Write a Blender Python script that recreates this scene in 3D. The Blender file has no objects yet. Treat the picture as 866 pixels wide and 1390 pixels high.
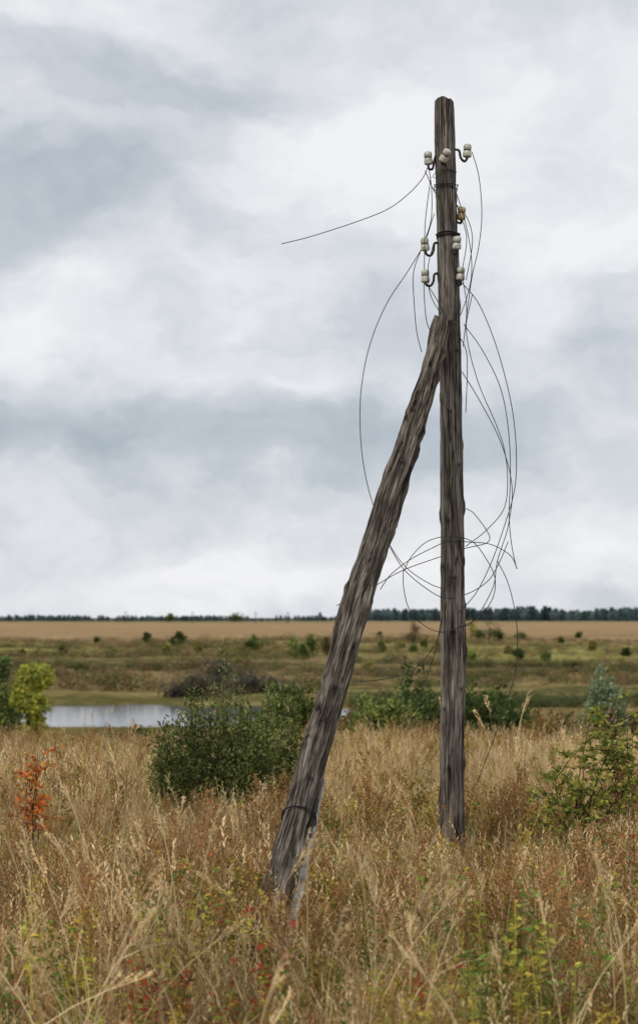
import bpy, math, random
import numpy as np
from mathutils import Vector, noise, Matrix

random.seed(11)
rng = np.random.default_rng(7)
scene = bpy.context.scene
F = 2551.0; H = 2.2; CX = 433.0; HY = 838.0

def P(px, py, D):
    return ((px-CX)/F*D, D, H-(py-HY)/F*D)

# ------------------------------------------------------------------ helpers
class MB:
    def __init__(s):
        s.v = []; s.f = []; s.c = []; s.n = 0
    def add(s, verts, faces, col):
        s.v.extend([tuple(p) for p in verts])
        s.f.extend([tuple(i+s.n for i in fc) for fc in faces])
        if isinstance(col, list): s.c.extend(col)
        else: s.c.extend([col]*len(verts))
        s.n += len(verts)
    def build(s, name, mat, smooth=False, link=True):
        me = bpy.data.meshes.new(name)
        me.from_pydata(s.v, [], s.f)
        a = me.color_attributes.new('col', 'FLOAT_COLOR', 'POINT')
        arr = np.ones((len(s.c), 4), dtype=np.float32)
        arr[:, :3] = np.array(s.c, dtype=np.float32).reshape(-1, 3)
        a.data.foreach_set('color', arr.ravel())
        if smooth:
            me.polygons.foreach_set('use_smooth', [True]*len(me.polygons))
        me.materials.append(mat)
        ob = bpy.data.objects.new(name, me)
        if link: scene.collection.objects.link(ob)
        return ob

def jit(col, a=0.15):
    k = 1+random.uniform(-a, a)
    return tuple(max(0, c*k*(1+random.uniform(-a*.3, a*.3))) for c in col)

def tube(mb, pts, radii, n=6, col=(1, 1, 1), cap=True):
    pts = [Vector(p) for p in pts]
    m = len(pts)
    if not hasattr(radii, '__len__'): radii = [radii]*m
    tans = []
    for i in range(m):
        t = pts[min(i+1, m-1)]-pts[max(i-1, 0)]
        tans.append(t.normalized() if t.length > 1e-9 else Vector((0, 0, 1)))
    ref = Vector((1, 0, 0)) if abs(tans[0].x) < .8 else Vector((0, 1, 0))
    nrm = (ref-tans[0]*ref.dot(tans[0])).normalized()
    vs = []
    for i in range(m):
        nrm = nrm-tans[i]*nrm.dot(tans[i])
        nrm.normalize()
        b = tans[i].cross(nrm)
        for k in range(n):
            a = 2*math.pi*k/n
            vs.append(pts[i]+(nrm*math.cos(a)+b*math.sin(a))*radii[i])
    fs = []
    for i in range(m-1):
        for k in range(n):
            k2 = (k+1) % n
            fs.append((i*n+k, i*n+k2, (i+1)*n+k2, (i+1)*n+k))
    if cap:
        fs.append(tuple(range(n-1, -1, -1)))
        fs.append(tuple((m-1)*n+k for k in range(n)))
    mb.add(vs, fs, col)

def catmull(pts, sub=8):
    pts = [Vector(p) for p in pts]
    out = []
    ext = [pts[0]*2-pts[1]]+pts+[pts[-1]*2-pts[-2]]
    for i in range(1, len(ext)-2):
        p0, p1, p2, p3 = ext[i-1:i+3]
        for k in range(sub):
            t = k/sub
            out.append(0.5*((2*p1)+(p2-p0)*t+(2*p0-5*p1+4*p2-p3)*t*t+(3*p1-p0-3*p2+p3)*t**3))
    out.append(pts[-1])
    return out

def blade(mb, base, az, lean, h, w, col, segs=3, tipw=0.15, sideaz=None):
    d = Vector((math.cos(az), math.sin(az), 0))
    sa = random.uniform(0, math.pi) if sideaz is None else sideaz
    s = Vector((math.cos(sa), math.sin(sa), 0))
    vs = []
    base = Vector(base)
    for i in range(segs+1):
        t = i/segs
        p = base+d*(lean*h*t*t)+Vector((0, 0, h*t*(1-0.25*min(lean, 1.2)*t)))
        ww = w*(1-(1-tipw)*t)*0.5
        vs += [p-s*ww, p+s*ww]
    fs = [(2*i, 2*i+1, 2*i+3, 2*i+2) for i in range(segs)]
    mb.add(vs, fs, col)
    return base+d*(lean*h)+Vector((0, 0, h*(1-0.25*min(lean, 1.2))))

def leaf(mb, p, direction, L, W, col, droop=0.0):
    d = Vector(direction).normalized()
    r = Vector((random.gauss(0, 1), random.gauss(0, 1), random.gauss(0, 1)))
    s = d.cross(r)
    if s.length < 1e-4: s = Vector((1, 0, 0))
    s.normalize()
    p = Vector(p)
    tip = p+d*L+Vector((0, 0, -droop*L))
    mid = p+d*(L*.45)
    mb.add([p, mid-s*W*.5, tip, mid+s*W*.5], [(0, 1, 2, 3)], col)

# ------------------------------------------------------------------ materials
def newmat(name):
    m = bpy.data.materials.new(name); m.use_nodes = True
    nt = m.node_tree
    for n in list(nt.nodes): nt.nodes.remove(n)
    out = nt.nodes.new('ShaderNodeOutputMaterial')
    return m, nt, out

def N(nt, typ, **kw):
    n = nt.nodes.new(typ)
    for k, v in kw.items(): setattr(n, k, v)
    return n

def ramp(nt, stops, interp='LINEAR'):
    r = nt.nodes.new('ShaderNodeValToRGB')
    cr = r.color_ramp; cr.interpolation = interp
    while len(cr.elements) > 1: cr.elements.remove(cr.elements[-1])
    cr.elements[0].position = stops[0][0]; cr.elements[0].color = (*stops[0][1], 1)
    for p, c in stops[1:]:
        e = cr.elements.new(p); e.color = (*c, 1)
    return r

def plant_mat(name, transl=0.35, rnd=0.3, patch=0.25):
    m, nt, out = newmat(name)
    at = N(nt, 'ShaderNodeAttribute', attribute_name='col')
    oi = N(nt, 'ShaderNodeObjectInfo')
    mr = N(nt, 'ShaderNodeMapRange'); mr.inputs[3].default_value = 1-rnd; mr.inputs[4].default_value = 1+rnd
    nt.links.new(oi.outputs['Random'], mr.inputs[0])
    geo = N(nt, 'ShaderNodeNewGeometry')
    nz = N(nt, 'ShaderNodeTexNoise'); nz.inputs['Scale'].default_value = 0.9; nz.inputs['Detail'].default_value = 1
    nt.links.new(geo.outputs['Position'], nz.inputs['Vector'])
    mr2 = N(nt, 'ShaderNodeMapRange'); mr2.inputs[1].default_value = .3; mr2.inputs[2].default_value = .7
    mr2.inputs[3].default_value = 1-patch; mr2.inputs[4].default_value = 1+patch
    nt.links.new(nz.outputs[0], mr2.inputs[0])
    mul = N(nt, 'ShaderNodeMath', operation='MULTIPLY')
    nt.links.new(mr.outputs[0], mul.inputs[0]); nt.links.new(mr2.outputs[0], mul.inputs[1])
    vm = N(nt, 'ShaderNodeVectorMath', operation='SCALE')
    nt.links.new(at.outputs['Color'], vm.inputs[0]); nt.links.new(mul.outputs[0], vm.inputs['Scale'])
    bs = N(nt, 'ShaderNodeBsdfDiffuse')
    nt.links.new(vm.outputs[0], bs.inputs['Color'])
    tr = N(nt, 'ShaderNodeBsdfTranslucent'); nt.links.new(vm.outputs[0], tr.inputs['Color'])
    mx = N(nt, 'ShaderNodeMixShader'); mx.inputs[0].default_value = transl
    nt.links.new(bs.outputs[0], mx.inputs[1]); nt.links.new(tr.outputs[0], mx.inputs[2])
    nt.links.new(mx.outputs[0], out.inputs[0])
    return m

M_grass = plant_mat('dry_grass_mat', .3, .27, .27)
M_leaf = plant_mat('leaf_mat', .3, .1, .2)
M_far = plant_mat('far_foliage_mat', .15, .35, .2)

def wood_mat(name, dark, mid, light, moss=0.0, lo=.43, hi=.57, ck=.03, ckv=.3):
    m, nt, out = newmat(name)
    lc = N(nt, 'ShaderNodeAttribute', attribute_name='lc')
    col = N(nt, 'ShaderNodeAttribute', attribute_name='col')
    def noi(sc, detail, rough=.6, dist=0.0):
        mp = N(nt, 'ShaderNodeMapping'); mp.inputs['Scale'].default_value = sc
        nt.links.new(lc.outputs['Vector'], mp.inputs[0])
        nz = N(nt, 'ShaderNodeTexNoise'); nz.inputs['Scale'].default_value = 1
        nz.inputs['Detail'].default_value = detail; nz.inputs['Roughness'].default_value = rough
        nz.inputs['Distortion'].default_value = dist
        nt.links.new(mp.outputs[0], nz.inputs[0]); return nz
    g = noi((6, 6, 2.0), 8, .78, .4)      # fibre grain
    b = noi((1.9, 1.9, 2.6), 4, .65)       # big tone
    c = noi((4.5, 4.5, .6), 5, .6, .5)      # long checks
    add = N(nt, 'ShaderNodeMath', operation='MULTIPLY_ADD'); add.inputs[1].default_value = .48
    nt.links.new(b.outputs[0], add.inputs[0])
    sc = N(nt, 'ShaderNodeMath', operation='MULTIPLY'); sc.inputs[1].default_value = .52
    nt.links.new(g.outputs[0], sc.inputs[0]); nt.links.new(sc.outputs[0], add.inputs[2])
    r = ramp(nt, [(lo, dark), (.5, mid), (hi, light)])
    nt.links.new(add.outputs[0], r.inputs[0])
    s1 = N(nt, 'ShaderNodeMath', operation='SUBTRACT'); s1.inputs[1].default_value = .5
    nt.links.new(c.outputs[0], s1.inputs[0])
    ab = N(nt, 'ShaderNodeMath', operation='ABSOLUTE'); nt.links.new(s1.outputs[0], ab.inputs[0])
    mr = N(nt, 'ShaderNodeMapRange'); mr.inputs[2].default_value = ck; mr.inputs[3].default_value = ckv
    nt.links.new(ab.outputs[0], mr.inputs[0])
    v1 = N(nt, 'ShaderNodeVectorMath', operation='SCALE')
    nt.links.new(r.outputs[0], v1.inputs[0]); nt.links.new(mr.outputs[0], v1.inputs['Scale'])
    v2 = N(nt, 'ShaderNodeVectorMath', operation='MULTIPLY')
    nt.links.new(v1.outputs[0], v2.inputs[0]); nt.links.new(col.outputs['Color'], v2.inputs[1])
    last = v2.outputs[0]
    if moss > 0:
        ms = noi((2.5, 2.5, 5), 5, .7)
        mm = N(nt, 'ShaderNodeMapRange'); mm.inputs[1].default_value = .56; mm.inputs[2].default_value = .68; mm.inputs[4].default_value = moss
        nt.links.new(ms.outputs[0], mm.inputs[0])
        mx = N(nt, 'ShaderNodeMix', data_type='RGBA')
        nt.links.new(mm.outputs[0], mx.inputs[0]); nt.links.new(last, mx.inputs[6])
        mx.inputs[7].default_value = (.11, .10, .04, 1)
        last = mx.outputs[2]
    bs = N(nt, 'ShaderNodeBsdfPrincipled'); bs.inputs['Roughness'].default_value = .9
    bs.inputs['Specular IOR Level'].default_value = .15
    nt.links.new(last, bs.inputs['Base Color'])
    bp = N(nt, 'ShaderNodeBump'); bp.inputs['Strength'].default_value = 1; bp.inputs['Distance'].default_value = .014
    mul = N(nt, 'ShaderNodeMath', operation='MULTIPLY')
    nt.links.new(g.outputs[0], mul.inputs[0]); nt.links.new(mr.outputs[0], mul.inputs[1])
    nt.links.new(mul.outputs[0], bp.inputs['Height']); nt.links.new(bp.outputs[0], bs.inputs['Normal'])
    nt.links.new(bs.outputs[0], out.inputs[0])
    return m

def simple_mat(name, c1, c2, scale, rough=.5, metal=0, spec=.5, bump=0.0):
    m, nt, out = newmat(name)
    tc = N(nt, 'ShaderNodeTexCoord')
    nz = N(nt, 'ShaderNodeTexNoise'); nz.inputs['Scale'].default_value = scale; nz.inputs['Detail'].default_value = 5
    nt.links.new(tc.outputs['Object'], nz.inputs[0])
    r = ramp(nt, [(.35, c1), (.65, c2)]); nt.links.new(nz.outputs[0], r.inputs[0])
    bs = N(nt, 'ShaderNodeBsdfPrincipled'); bs.inputs['Roughness'].default_value = rough
    bs.inputs['Metallic'].default_value = metal; bs.inputs['Specular IOR Level'].default_value = spec
    nt.links.new(r.outputs[0], bs.inputs['Base Color'])
    if bump:
        bp = N(nt, 'ShaderNodeBump'); bp.inputs['Distance'].default_value = bump
        nt.links.new(nz.outputs[0], bp.inputs['Height']); nt.links.new(bp.outputs[0], bs.inputs['Normal'])
    nt.links.new(bs.outputs[0], out.inputs[0])
    return m

M_pole = wood_mat('weathered_pole_wood', (.06, .05, .041), (.18, .155, .13), (.35, .31, .265), ckv=.28)
M_strut = wood_mat('weathered_strut_wood', (.03, .023, .018), (.14, .113, .088), (.36, .31, .255), moss=.5, lo=.42, hi=.58, ck=.035, ckv=.2)
M_metal = simple_mat('rusted_hook_iron', (.012, .012, .013), (.035, .028, .024), 60, .6, .5)
M_wire = simple_mat('old_wire', (.03, .028, .027), (.07, .06, .055), 20, .6, .4)
M_porc = simple_mat('white_porcelain', (.34, .32, .25), (.62, .60, .52), 22, .3)
M_porcb = simple_mat('brown_porcelain', (.32, .21, .06), (.5, .40, .2), 25, .25)
M_conc = simple_mat('pale_concrete', (.22, .21, .185), (.60, .58, .53), 9, .9, 0, .2, .015)

# ------------------------------------------------------------------ terrain
prof = [(-60, 0), (0, 0), (27, 0), (33, -.25), (42, -1.6), (60, -4.0), (95, -5.2), (120, -5.35), (160, -5.0), (205, -4.75),
        (232, -4.95), (250, -3.9), (262, -3.55), (330, -3.5), (350, -3.0), (420, -2.9), (600, -2.2), (900, -1.33), (1600, -1.0), (3000, -.9), (9000, -.9)]
px_, pz_ = np.array([p[0] for p in prof], float), np.array([p[1] for p in prof], float)
WLEV = -5.3
def nz2(x, y, s, seed=0.0):
    return noise.noise(Vector((x*s+seed, y*s-seed*.7, seed*1.3)))
def terrain_z(x, y):
    yy = y+(nz2(x, y, .012, 3.1)*26+nz2(x, y, .04, 1.7)*10 if y > 170 else 0)
    if y > 500: yy = y
    z = float(np.interp(yy, px_, pz_))
    if y < 40: z += nz2(x, y, .35, 2)*.05
    elif y < 150: z += nz2(x, y, .06, 5)*.35*min(1, (y-40)/30)
    elif y < 500: z += nz2(x, y, .05, 5)*.6+nz2(x, y, .15, 9)*.3
    else: z += nz2(x, y, .004, 5)*.5*min(1, (y-500)/500)
    if 105 < y < 180:
        cx, cy = -41.0, 146.0
        dx = (x-cx)/43.0; dy = (y-cy)/(15.5+2.5*nz2(x, y, .06, 8))
        d = math.hypot(dx**3 if dx > 0 else dx, dy)+nz2(x, y, .1, 4)*.07
        k = max(0, min(1, (1.12-d)/.2)); k = k*k*(3-2*k)
        z = z*(1-k)+(-6.4)*k
        if k == 0: z = max(z, WLEV+.06)
    return z

ys = list(np.arange(-30, 0, 3))+list(np.arange(0, 60, .8))+list(np.arange(60, 105, 3))+list(np.arange(105, 180, 1.2))+list(np.arange(180, 500, 3.5))
y = 500
while y < 9000:
    ys.append(y); y *= 1.06
ys.append(9000)
xs = sorted(set([round(1.0*math.sinh(t)*3.0, 3) for t in np.linspace(-7.6, 7.6, 260)]))
vs = [(x, y, terrain_z(x, y)) for y in ys for x in xs]
nx = len(xs)
fs = [(j*nx+i, j*nx+i+1, (j+1)*nx+i+1, (j+1)*nx+i) for j in range(len(ys)-1) for i in range(nx-1)]
me = bpy.data.meshes.new('ground'); me.from_pydata(vs, [], fs)
me.polygons.foreach_set('use_smooth', [True]*len(me.polygons))
ground = bpy.data.objects.new('ground', me); scene.collection.objects.link(ground)

m, nt, out = newmat('ground_mat')
geo = N(nt, 'ShaderNodeNewGeometry')
sep = N(nt, 'ShaderNodeSeparateXYZ')
def gnoise(scale, sc=(1, 1, 1), detail=5, rough=.6):
    mp = N(nt, 'ShaderNodeMapping'); mp.inputs['Scale'].default_value = sc
    nt.links.new(geo.outputs['Position'], mp.inputs[0])
    z = N(nt, 'ShaderNodeTexNoise'); z.inputs['Scale'].default_value = scale
    z.inputs['Detail'].default_value = detail; z.inputs['Roughness'].default_value = rough
    nt.links.new(mp.outputs[0], z.inputs[0]); return z
nt.links.new(geo.outputs['Position'], sep.inputs[0])
nw = gnoise(.02, (1, 1, 1), 4)
a1 = N(nt, 'ShaderNodeMath', operation='SUBTRACT'); a1.inputs[1].default_value = .5; nt.links.new(nw.outputs[0], a1.inputs[0])
a2 = N(nt, 'ShaderNodeMath', operation='MULTIPLY_ADD'); a2.inputs[1].default_value = .35; a2.inputs[2].default_value = 1.0
nt.links.new(a1.outputs[0], a2.inputs[0])
mxx = N(nt, 'ShaderNodeMath', operation='MAXIMUM'); mxx.inputs[1].default_value = 1.0; nt.links.new(sep.outputs['Y'], mxx.inputs[0])
a3 = N(nt, 'ShaderNodeMath', operation='MULTIPLY'); nt.links.new(mxx.outputs[0], a3.inputs[0]); nt.links.new(a2.outputs[0], a3.inputs[1])
lg = N(nt, 'ShaderNodeMath', operation='LOGARITHM'); lg.inputs[1].default_value = 10; nt.links.new(a3.outputs[0], lg.inputs[0])
dv = N(nt, 'ShaderNodeMath', operation='DIVIDE'); dv.inputs[1].default_value = 4; nt.links.new(lg.outputs[0], dv.inputs[0])
def L(d): return math.log10(d)/4
cA = ramp(nt, [(L(20), (.14, .09, .04)), (L(45), (.15, .11, .045)), (L(90), (.13, .11, .04)), (L(160), (.14, .12, .045)), (L(200), (.125, .115, .042)),
               (L(240), (.085, .07, .036)), (L(262), (.14, .13, .045)), (L(320), (.24, .225, .065)), (L(370), (.12, .11, .048)), (L(405), (.21, .155, .075)), (L(440), (.30, .205, .11)),
               (L(1000), (.37, .25, .135)), (L(1300), (.17, .17, .09)), (L(5000), (.12, .15, .11))])
cB = ramp(nt, [(L(20), (.24, .16, .07)), (L(90), (.22, .17, .065)), (L(180), (.34, .26, .11)), (L(240), (.28, .195, .10)), (L(300), (.36, .32, .11)), (L(405), (.34, .24, .115)),
               (L(440), (.41, .28, .15)), (L(1000), (.45, .305, .165)), (L(5000), (.14, .17, .12))])
nt.links.new(dv.outputs[0], cA.inputs[0]); nt.links.new(dv.outputs[0], cB.inputs[0])
n1 = gnoise(.07, (.45, 1, 1), 8, .72)
n1r = N(nt, 'ShaderNodeMapRange'); n1r.inputs[1].default_value = .43; n1r.inputs[2].default_value = .57; nt.links.new(n1.outputs[0], n1r.inputs[0])
mx = N(nt, 'ShaderNodeMix', data_type='RGBA'); nt.links.new(n1r.outputs[0], mx.inputs[0]); nt.links.new(cA.outputs[0], mx.inputs[6]); nt.links.new(cB.outputs[0], mx.inputs[7])
n2 = gnoise(.8, (.6, .5, 1), 6, .75)
n2r = N(nt, 'ShaderNodeMapRange'); n2r.inputs[1].default_value = .3; n2r.inputs[2].default_value = .7; n2r.inputs[3].default_value = .55; n2r.inputs[4].default_value = 1.3
nt.links.new(n2.outputs[0], n2r.inputs[0])
v = N(nt, 'ShaderNodeVectorMath', operation='SCALE'); nt.links.new(mx.outputs[2], v.inputs[0]); nt.links.new(n2r.outputs[0], v.inputs['Scale'])
bs = N(nt, 'ShaderNodeBsdfPrincipled'); bs.inputs['Roughness'].default_value = 1; bs.inputs['Specular IOR Level'].default_value = 0
nt.links.new(v.outputs[0], bs.inputs['Base Color'])
bp = N(nt, 'ShaderNodeBump'); bp.inputs['Distance'].default_value = .3; nt.links.new(n2.outputs[0], bp.inputs['Height']); nt.links.new(bp.outputs[0], bs.inputs['Normal'])
nt.links.new(bs.outputs[0], out.inputs[0])
me.materials.append(m)

# pond
m, nt, out = newmat('pond_water_mat')
bs = N(nt, 'ShaderNodeBsdfPrincipled'); bs.inputs['Base Color'].default_value = (.05, .06, .065, 1); bs.inputs['Roughness'].default_value = .1; bs.inputs['IOR'].default_value = 1.33
geo = N(nt, 'ShaderNodeNewGeometry'); z = N(nt, 'ShaderNodeTexNoise'); z.inputs['Scale'].default_value = 1.5; nt.links.new(geo.outputs['Position'], z.inputs[0])
bp = N(nt, 'ShaderNodeBump'); bp.inputs['Strength'].default_value = .1; bp.inputs['Distance'].default_value = .02; nt.links.new(z.outputs[0], bp.inputs['Height']); nt.links.new(bp.outputs[0], bs.inputs['Normal'])
nt.links.new(bs.outputs[0], out.inputs[0])
me = bpy.data.meshes.new('pond_water')
me.from_pydata([(-100, 110, WLEV), (6, 110, WLEV), (6, 176, WLEV), (-100, 176, WLEV)], [], [(0, 1, 2, 3)])
me.materials.append(m)
scene.collection.objects.link(bpy.data.objects.new('pond_water', me))

# ------------------------------------------------------------------ GN scatter
def scatter(name, protos, pts, idx, rots, scl):
    coll = bpy.data.collections.new(name+'_parts')
    for o in protos: coll.objects.link(o)
    me = bpy.data.meshes.new(name)
    n = len(pts)
    me.vertices.add(n); me.vertices.foreach_set('co', np.asarray(pts, dtype=np.float32).ravel())
    a = me.attributes.new('idx', 'INT', 'POINT'); a.data.foreach_set('value', np.asarray(idx, dtype=np.int32))
    a = me.attributes.new('rt', 'FLOAT_VECTOR', 'POINT'); a.data.foreach_set('vector', np.asarray(rots, dtype=np.float32).ravel())
    a = me.attributes.new('sc', 'FLOAT_VECTOR', 'POINT'); a.data.foreach_set('vector', np.asarray(scl, dtype=np.float32).ravel())
    ob = bpy.data.objects.new(name, me); scene.collection.objects.link(ob)
    ng = bpy.data.node_groups.new(name+'_gn', 'GeometryNodeTree')
    ng.interface.new_socket('Geometry', in_out='INPUT', socket_type='NodeSocketGeometry')
    ng.interface.new_socket('Geometry', in_out='OUTPUT', socket_type='NodeSocketGeometry')
    gi = ng.nodes.new('NodeGroupInput'); go = ng.nodes.new('NodeGroupOutput')
    ci = ng.nodes.new('GeometryNodeCollectionInfo'); ci.inputs['Collection'].default_value = coll
    ci.inputs['Separate Children'].default_value = True; ci.inputs['Reset Children'].default_value = True
    ip = ng.nodes.new('GeometryNodeInstanceOnPoints'); ip.inputs['Pick Instance'].default_value = True
    def na(nm, t):
        q = ng.nodes.new('GeometryNodeInputNamedAttribute'); q.data_type = t; q.inputs['Name'].default_value = nm; return q.outputs['Attribute']
    e2r = ng.nodes.new('FunctionNodeEulerToRotation')
    ng.links.new(na('rt', 'FLOAT_VECTOR'), e2r.inputs[0])
    ng.links.new(gi.outputs[0], ip.inputs['Points']); ng.links.new(ci.outputs[0], ip.inputs['Instance'])
    ng.links.new(na('idx', 'INT'), ip.inputs['Instance Index']); ng.links.new(e2r.outputs[0], ip.inputs['Rotation'])
    ng.links.new(na('sc', 'FLOAT_VECTOR'), ip.inputs['Scale'])
    ng.links.new(ip.outputs[0], go.inputs[0])
    md = ob.modifiers.new('scatter', 'NODES'); md.node_group = ng
    return ob

# ------------------------------------------------------------------ grass prototypes
STRAW = (.60, .41, .17); PALE = (.76, .59, .33); BROWN = (.31, .18, .08); RED = (.36, .16, .065)
OLIVE = (.22, .20, .06); GREEN = (.13, .21, .045); YEL = (.56, .46, .085); GOLD = (.62, .39, .105)
protos = []
def reg(mb):
    protos.append(mb.build('meadow_plant_%02d' % len(protos), M_grass, link=False)); return len(protos)-1
def grass_tuft(nb, hmin, hmax, cols, lean=.6, r=.13, seeds=.25):
    mb = MB()
    for i in range(nb):
        a = random.uniform(0, 6.28); rr = r*math.sqrt(random.random())
        b = (rr*math.cos(a), rr*math.sin(a), -.03)
        h = random.uniform(hmin, hmax); c = jit(random.choice(cols), .25)
        az = random.uniform(0, 6.28)
        tip = blade(mb, b, az, random.uniform(.05, lean), h, random.uniform(.004, .009), c, 3)
        if random.random() < seeds:
            for k in range(6):
                leaf(mb, tip+Vector((0, 0, -.018*k)), (random.gauss(0, .5), random.gauss(0, .5), 1), .03, .008, jit(PALE, .2))
    return reg(mb)
def weed(nst, h, cstem, cols, leafs=11, lsz=.013, r=.1, nbr=11):
    mb = MB()
    for s in range(nst):
        a = random.uniform(0, 6.28); rr = r*random.random()
        b = Vector((rr*math.cos(a), rr*math.sin(a), -.03)); hh = h*random.uniform(.7, 1.1)
        az = random.uniform(0, 6.28); ln = random.uniform(.03, .25)
        blade(mb, b, az, ln, hh, .007, jit(cstem), 3, .4, 0)
        d = Vector((math.cos(az), math.sin(az), 0))
        for k in range(nbr):
            t = random.uniform(.3, 1.0)
            p = b+d*(ln*hh*t*t)+Vector((0, 0, hh*t*(1-.25*ln*t)))
            ba = random.uniform(0, 6.28); bl = (1.15-t)*random.uniform(.12, .3)*h/.7+.03
            bd = Vector((math.cos(ba)*.55, math.sin(ba)*.55, 1)).normalized()
            e = p+bd*bl
            side = Vector((math.cos(ba+1.57), math.sin(ba+1.57), 0))*.0018
            mb.add([p-side, p+side, e+side, e-side], [(0, 1, 2, 3)], jit(cstem))
            for q in range(leafs):
                u = random.uniform(.15, 1.05)
                c = jit(random.choice(cols), .3)
                leaf(mb, p+bd*(bl*u), (random.gauss(0, .7), random.gauss(0, .7), random.uniform(0, 1)), lsz*random.uniform(.7, 1.7), lsz*.65, c)
    return reg(mb)
def leafy(nst, h, cstem, cols, L_=.07, W_=.014, n=26):
    mb = MB()
    for s in range(nst):
        a = random.uniform(0, 6.28); rr = .1*random.random()
        b = Vector((rr*math.cos(a), rr*math.sin(a), -.03)); hh = h*random.uniform(.65, 1.1)
        az = random.uniform(0, 6.28); ln = random.uniform(.03, .25); d = Vector((math.cos(az), math.sin(az), 0))
        blade(mb, b, az, ln, hh, .007, jit(cstem), 3, .4)
        for k in range(n):
            t = random.uniform(.15, 1.0)
            p = b+d*(ln*hh*t*t)+Vector((0, 0, hh*t*(1-.25*ln*t)))
            la = k*2.4; l = L_*(1.2-.6*t)*random.uniform(.7, 1.2)
            leaf(mb, p, (math.cos(la), math.sin(la), random.uniform(.2, .9)), l, W_*random.uniform(.8, 1.2), jit(random.choice(cols), .25), random.uniform(0, .4))
    return reg(mb)
def tall(nst, h, c, wd=.008):
    mb = MB()
    for s in range(nst):
        a = random.uniform(0, 6.28); rr = .15*random.random()
        b = Vector((rr*math.cos(a), rr*math.sin(a), -.03)); hh = h*random.uniform(.75, 1.1)
        az = random.uniform(0, 6.28); ln = random.uniform(.1, .6); d = Vector((math.cos(az), math.sin(az), 0))
        blade(mb, b, az, ln, hh, wd, jit(c), 7, .4)
        for q in range(3):
            t = random.uniform(.15, .6); p = b+d*(ln*hh*t*t)+Vector((0, 0, hh*t*(1-.25*ln*t)))
            blade(mb, p, random.uniform(0, 6.28), random.uniform(.6, 1.3), random.uniform(.15, .3), .008, jit(c, .2), 3, .1)
        for k in range(11):
            t = random.uniform(.82, 1.0)
            p = b+d*(ln*hh*t*t)+Vector((0, 0, hh*t*(1-.25*ln*t)))
            ba = random.uniform(0, 6.28); bd = Vector((math.cos(ba)*.3+d.x*.6, math.sin(ba)*.3+d.y*.6, .8)).normalized(); bl = (1.05-t)*.3+.025
            e = p+bd*bl; side = Vector((math.cos(ba+1.57), math.sin(ba+1.57), 0))*.0015
            mb.add([p-side, p+side, e+side, e-side], [(0, 1, 2, 3)], jit(c))
            for q in range(5):
                leaf(mb, p+bd*bl*random.uniform(.4, 1.05), (bd.x+random.gauss(0, .3), bd.y+random.gauss(0, .3), random.uniform(-.2, .8)), .018, .006, jit(c, .25))
    return reg(mb)

I_str = [grass_tuft(44, .2, .6, [STRAW, STRAW, PALE, BROWN], .8) for _ in range(4)]
I_pal = [grass_tuft(38, .25, .62, [PALE, PALE, STRAW], .7, seeds=.45) for _ in range(3)]
I_oli = [grass_tuft(40, .18, .45, [OLIVE, STRAW, GREEN, BROWN], .9, seeds=.05) for _ in range(2)]
I_red = [weed(3, .58, BROWN, [RED, RED, BROWN, GOLD]) for _ in range(3)]
I_brn = [weed(3, .62, BROWN, [BROWN, STRAW, (.42, .26, .12)]) for _ in range(3)]
I_gld = [weed(3, .5, OLIVE, [GOLD, YEL, OLIVE], 12, .016) for _ in range(2)]
I_grn = [leafy(3, .66, GREEN, [GREEN, (.20, .29, .06), OLIVE]) for _ in range(2)]
I_yg = [leafy(3, .55, YEL, [YEL, (.36, .39, .075), OLIVE], .06, .016) for _ in range(2)]
I_rl = [leafy(3, .62, (.25, .06, .04), [(.40, .07, .045), (.46, .17, .06), OLIVE], .08, .024) for _ in range(1)]
I_tall = [tall(2, 1.05, PALE) for _ in range(5)]
I_tbr = [weed(1, 1.0, BROWN, [BROWN, RED], 10, .014, .03, 16) for _ in range(2)]

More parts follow.
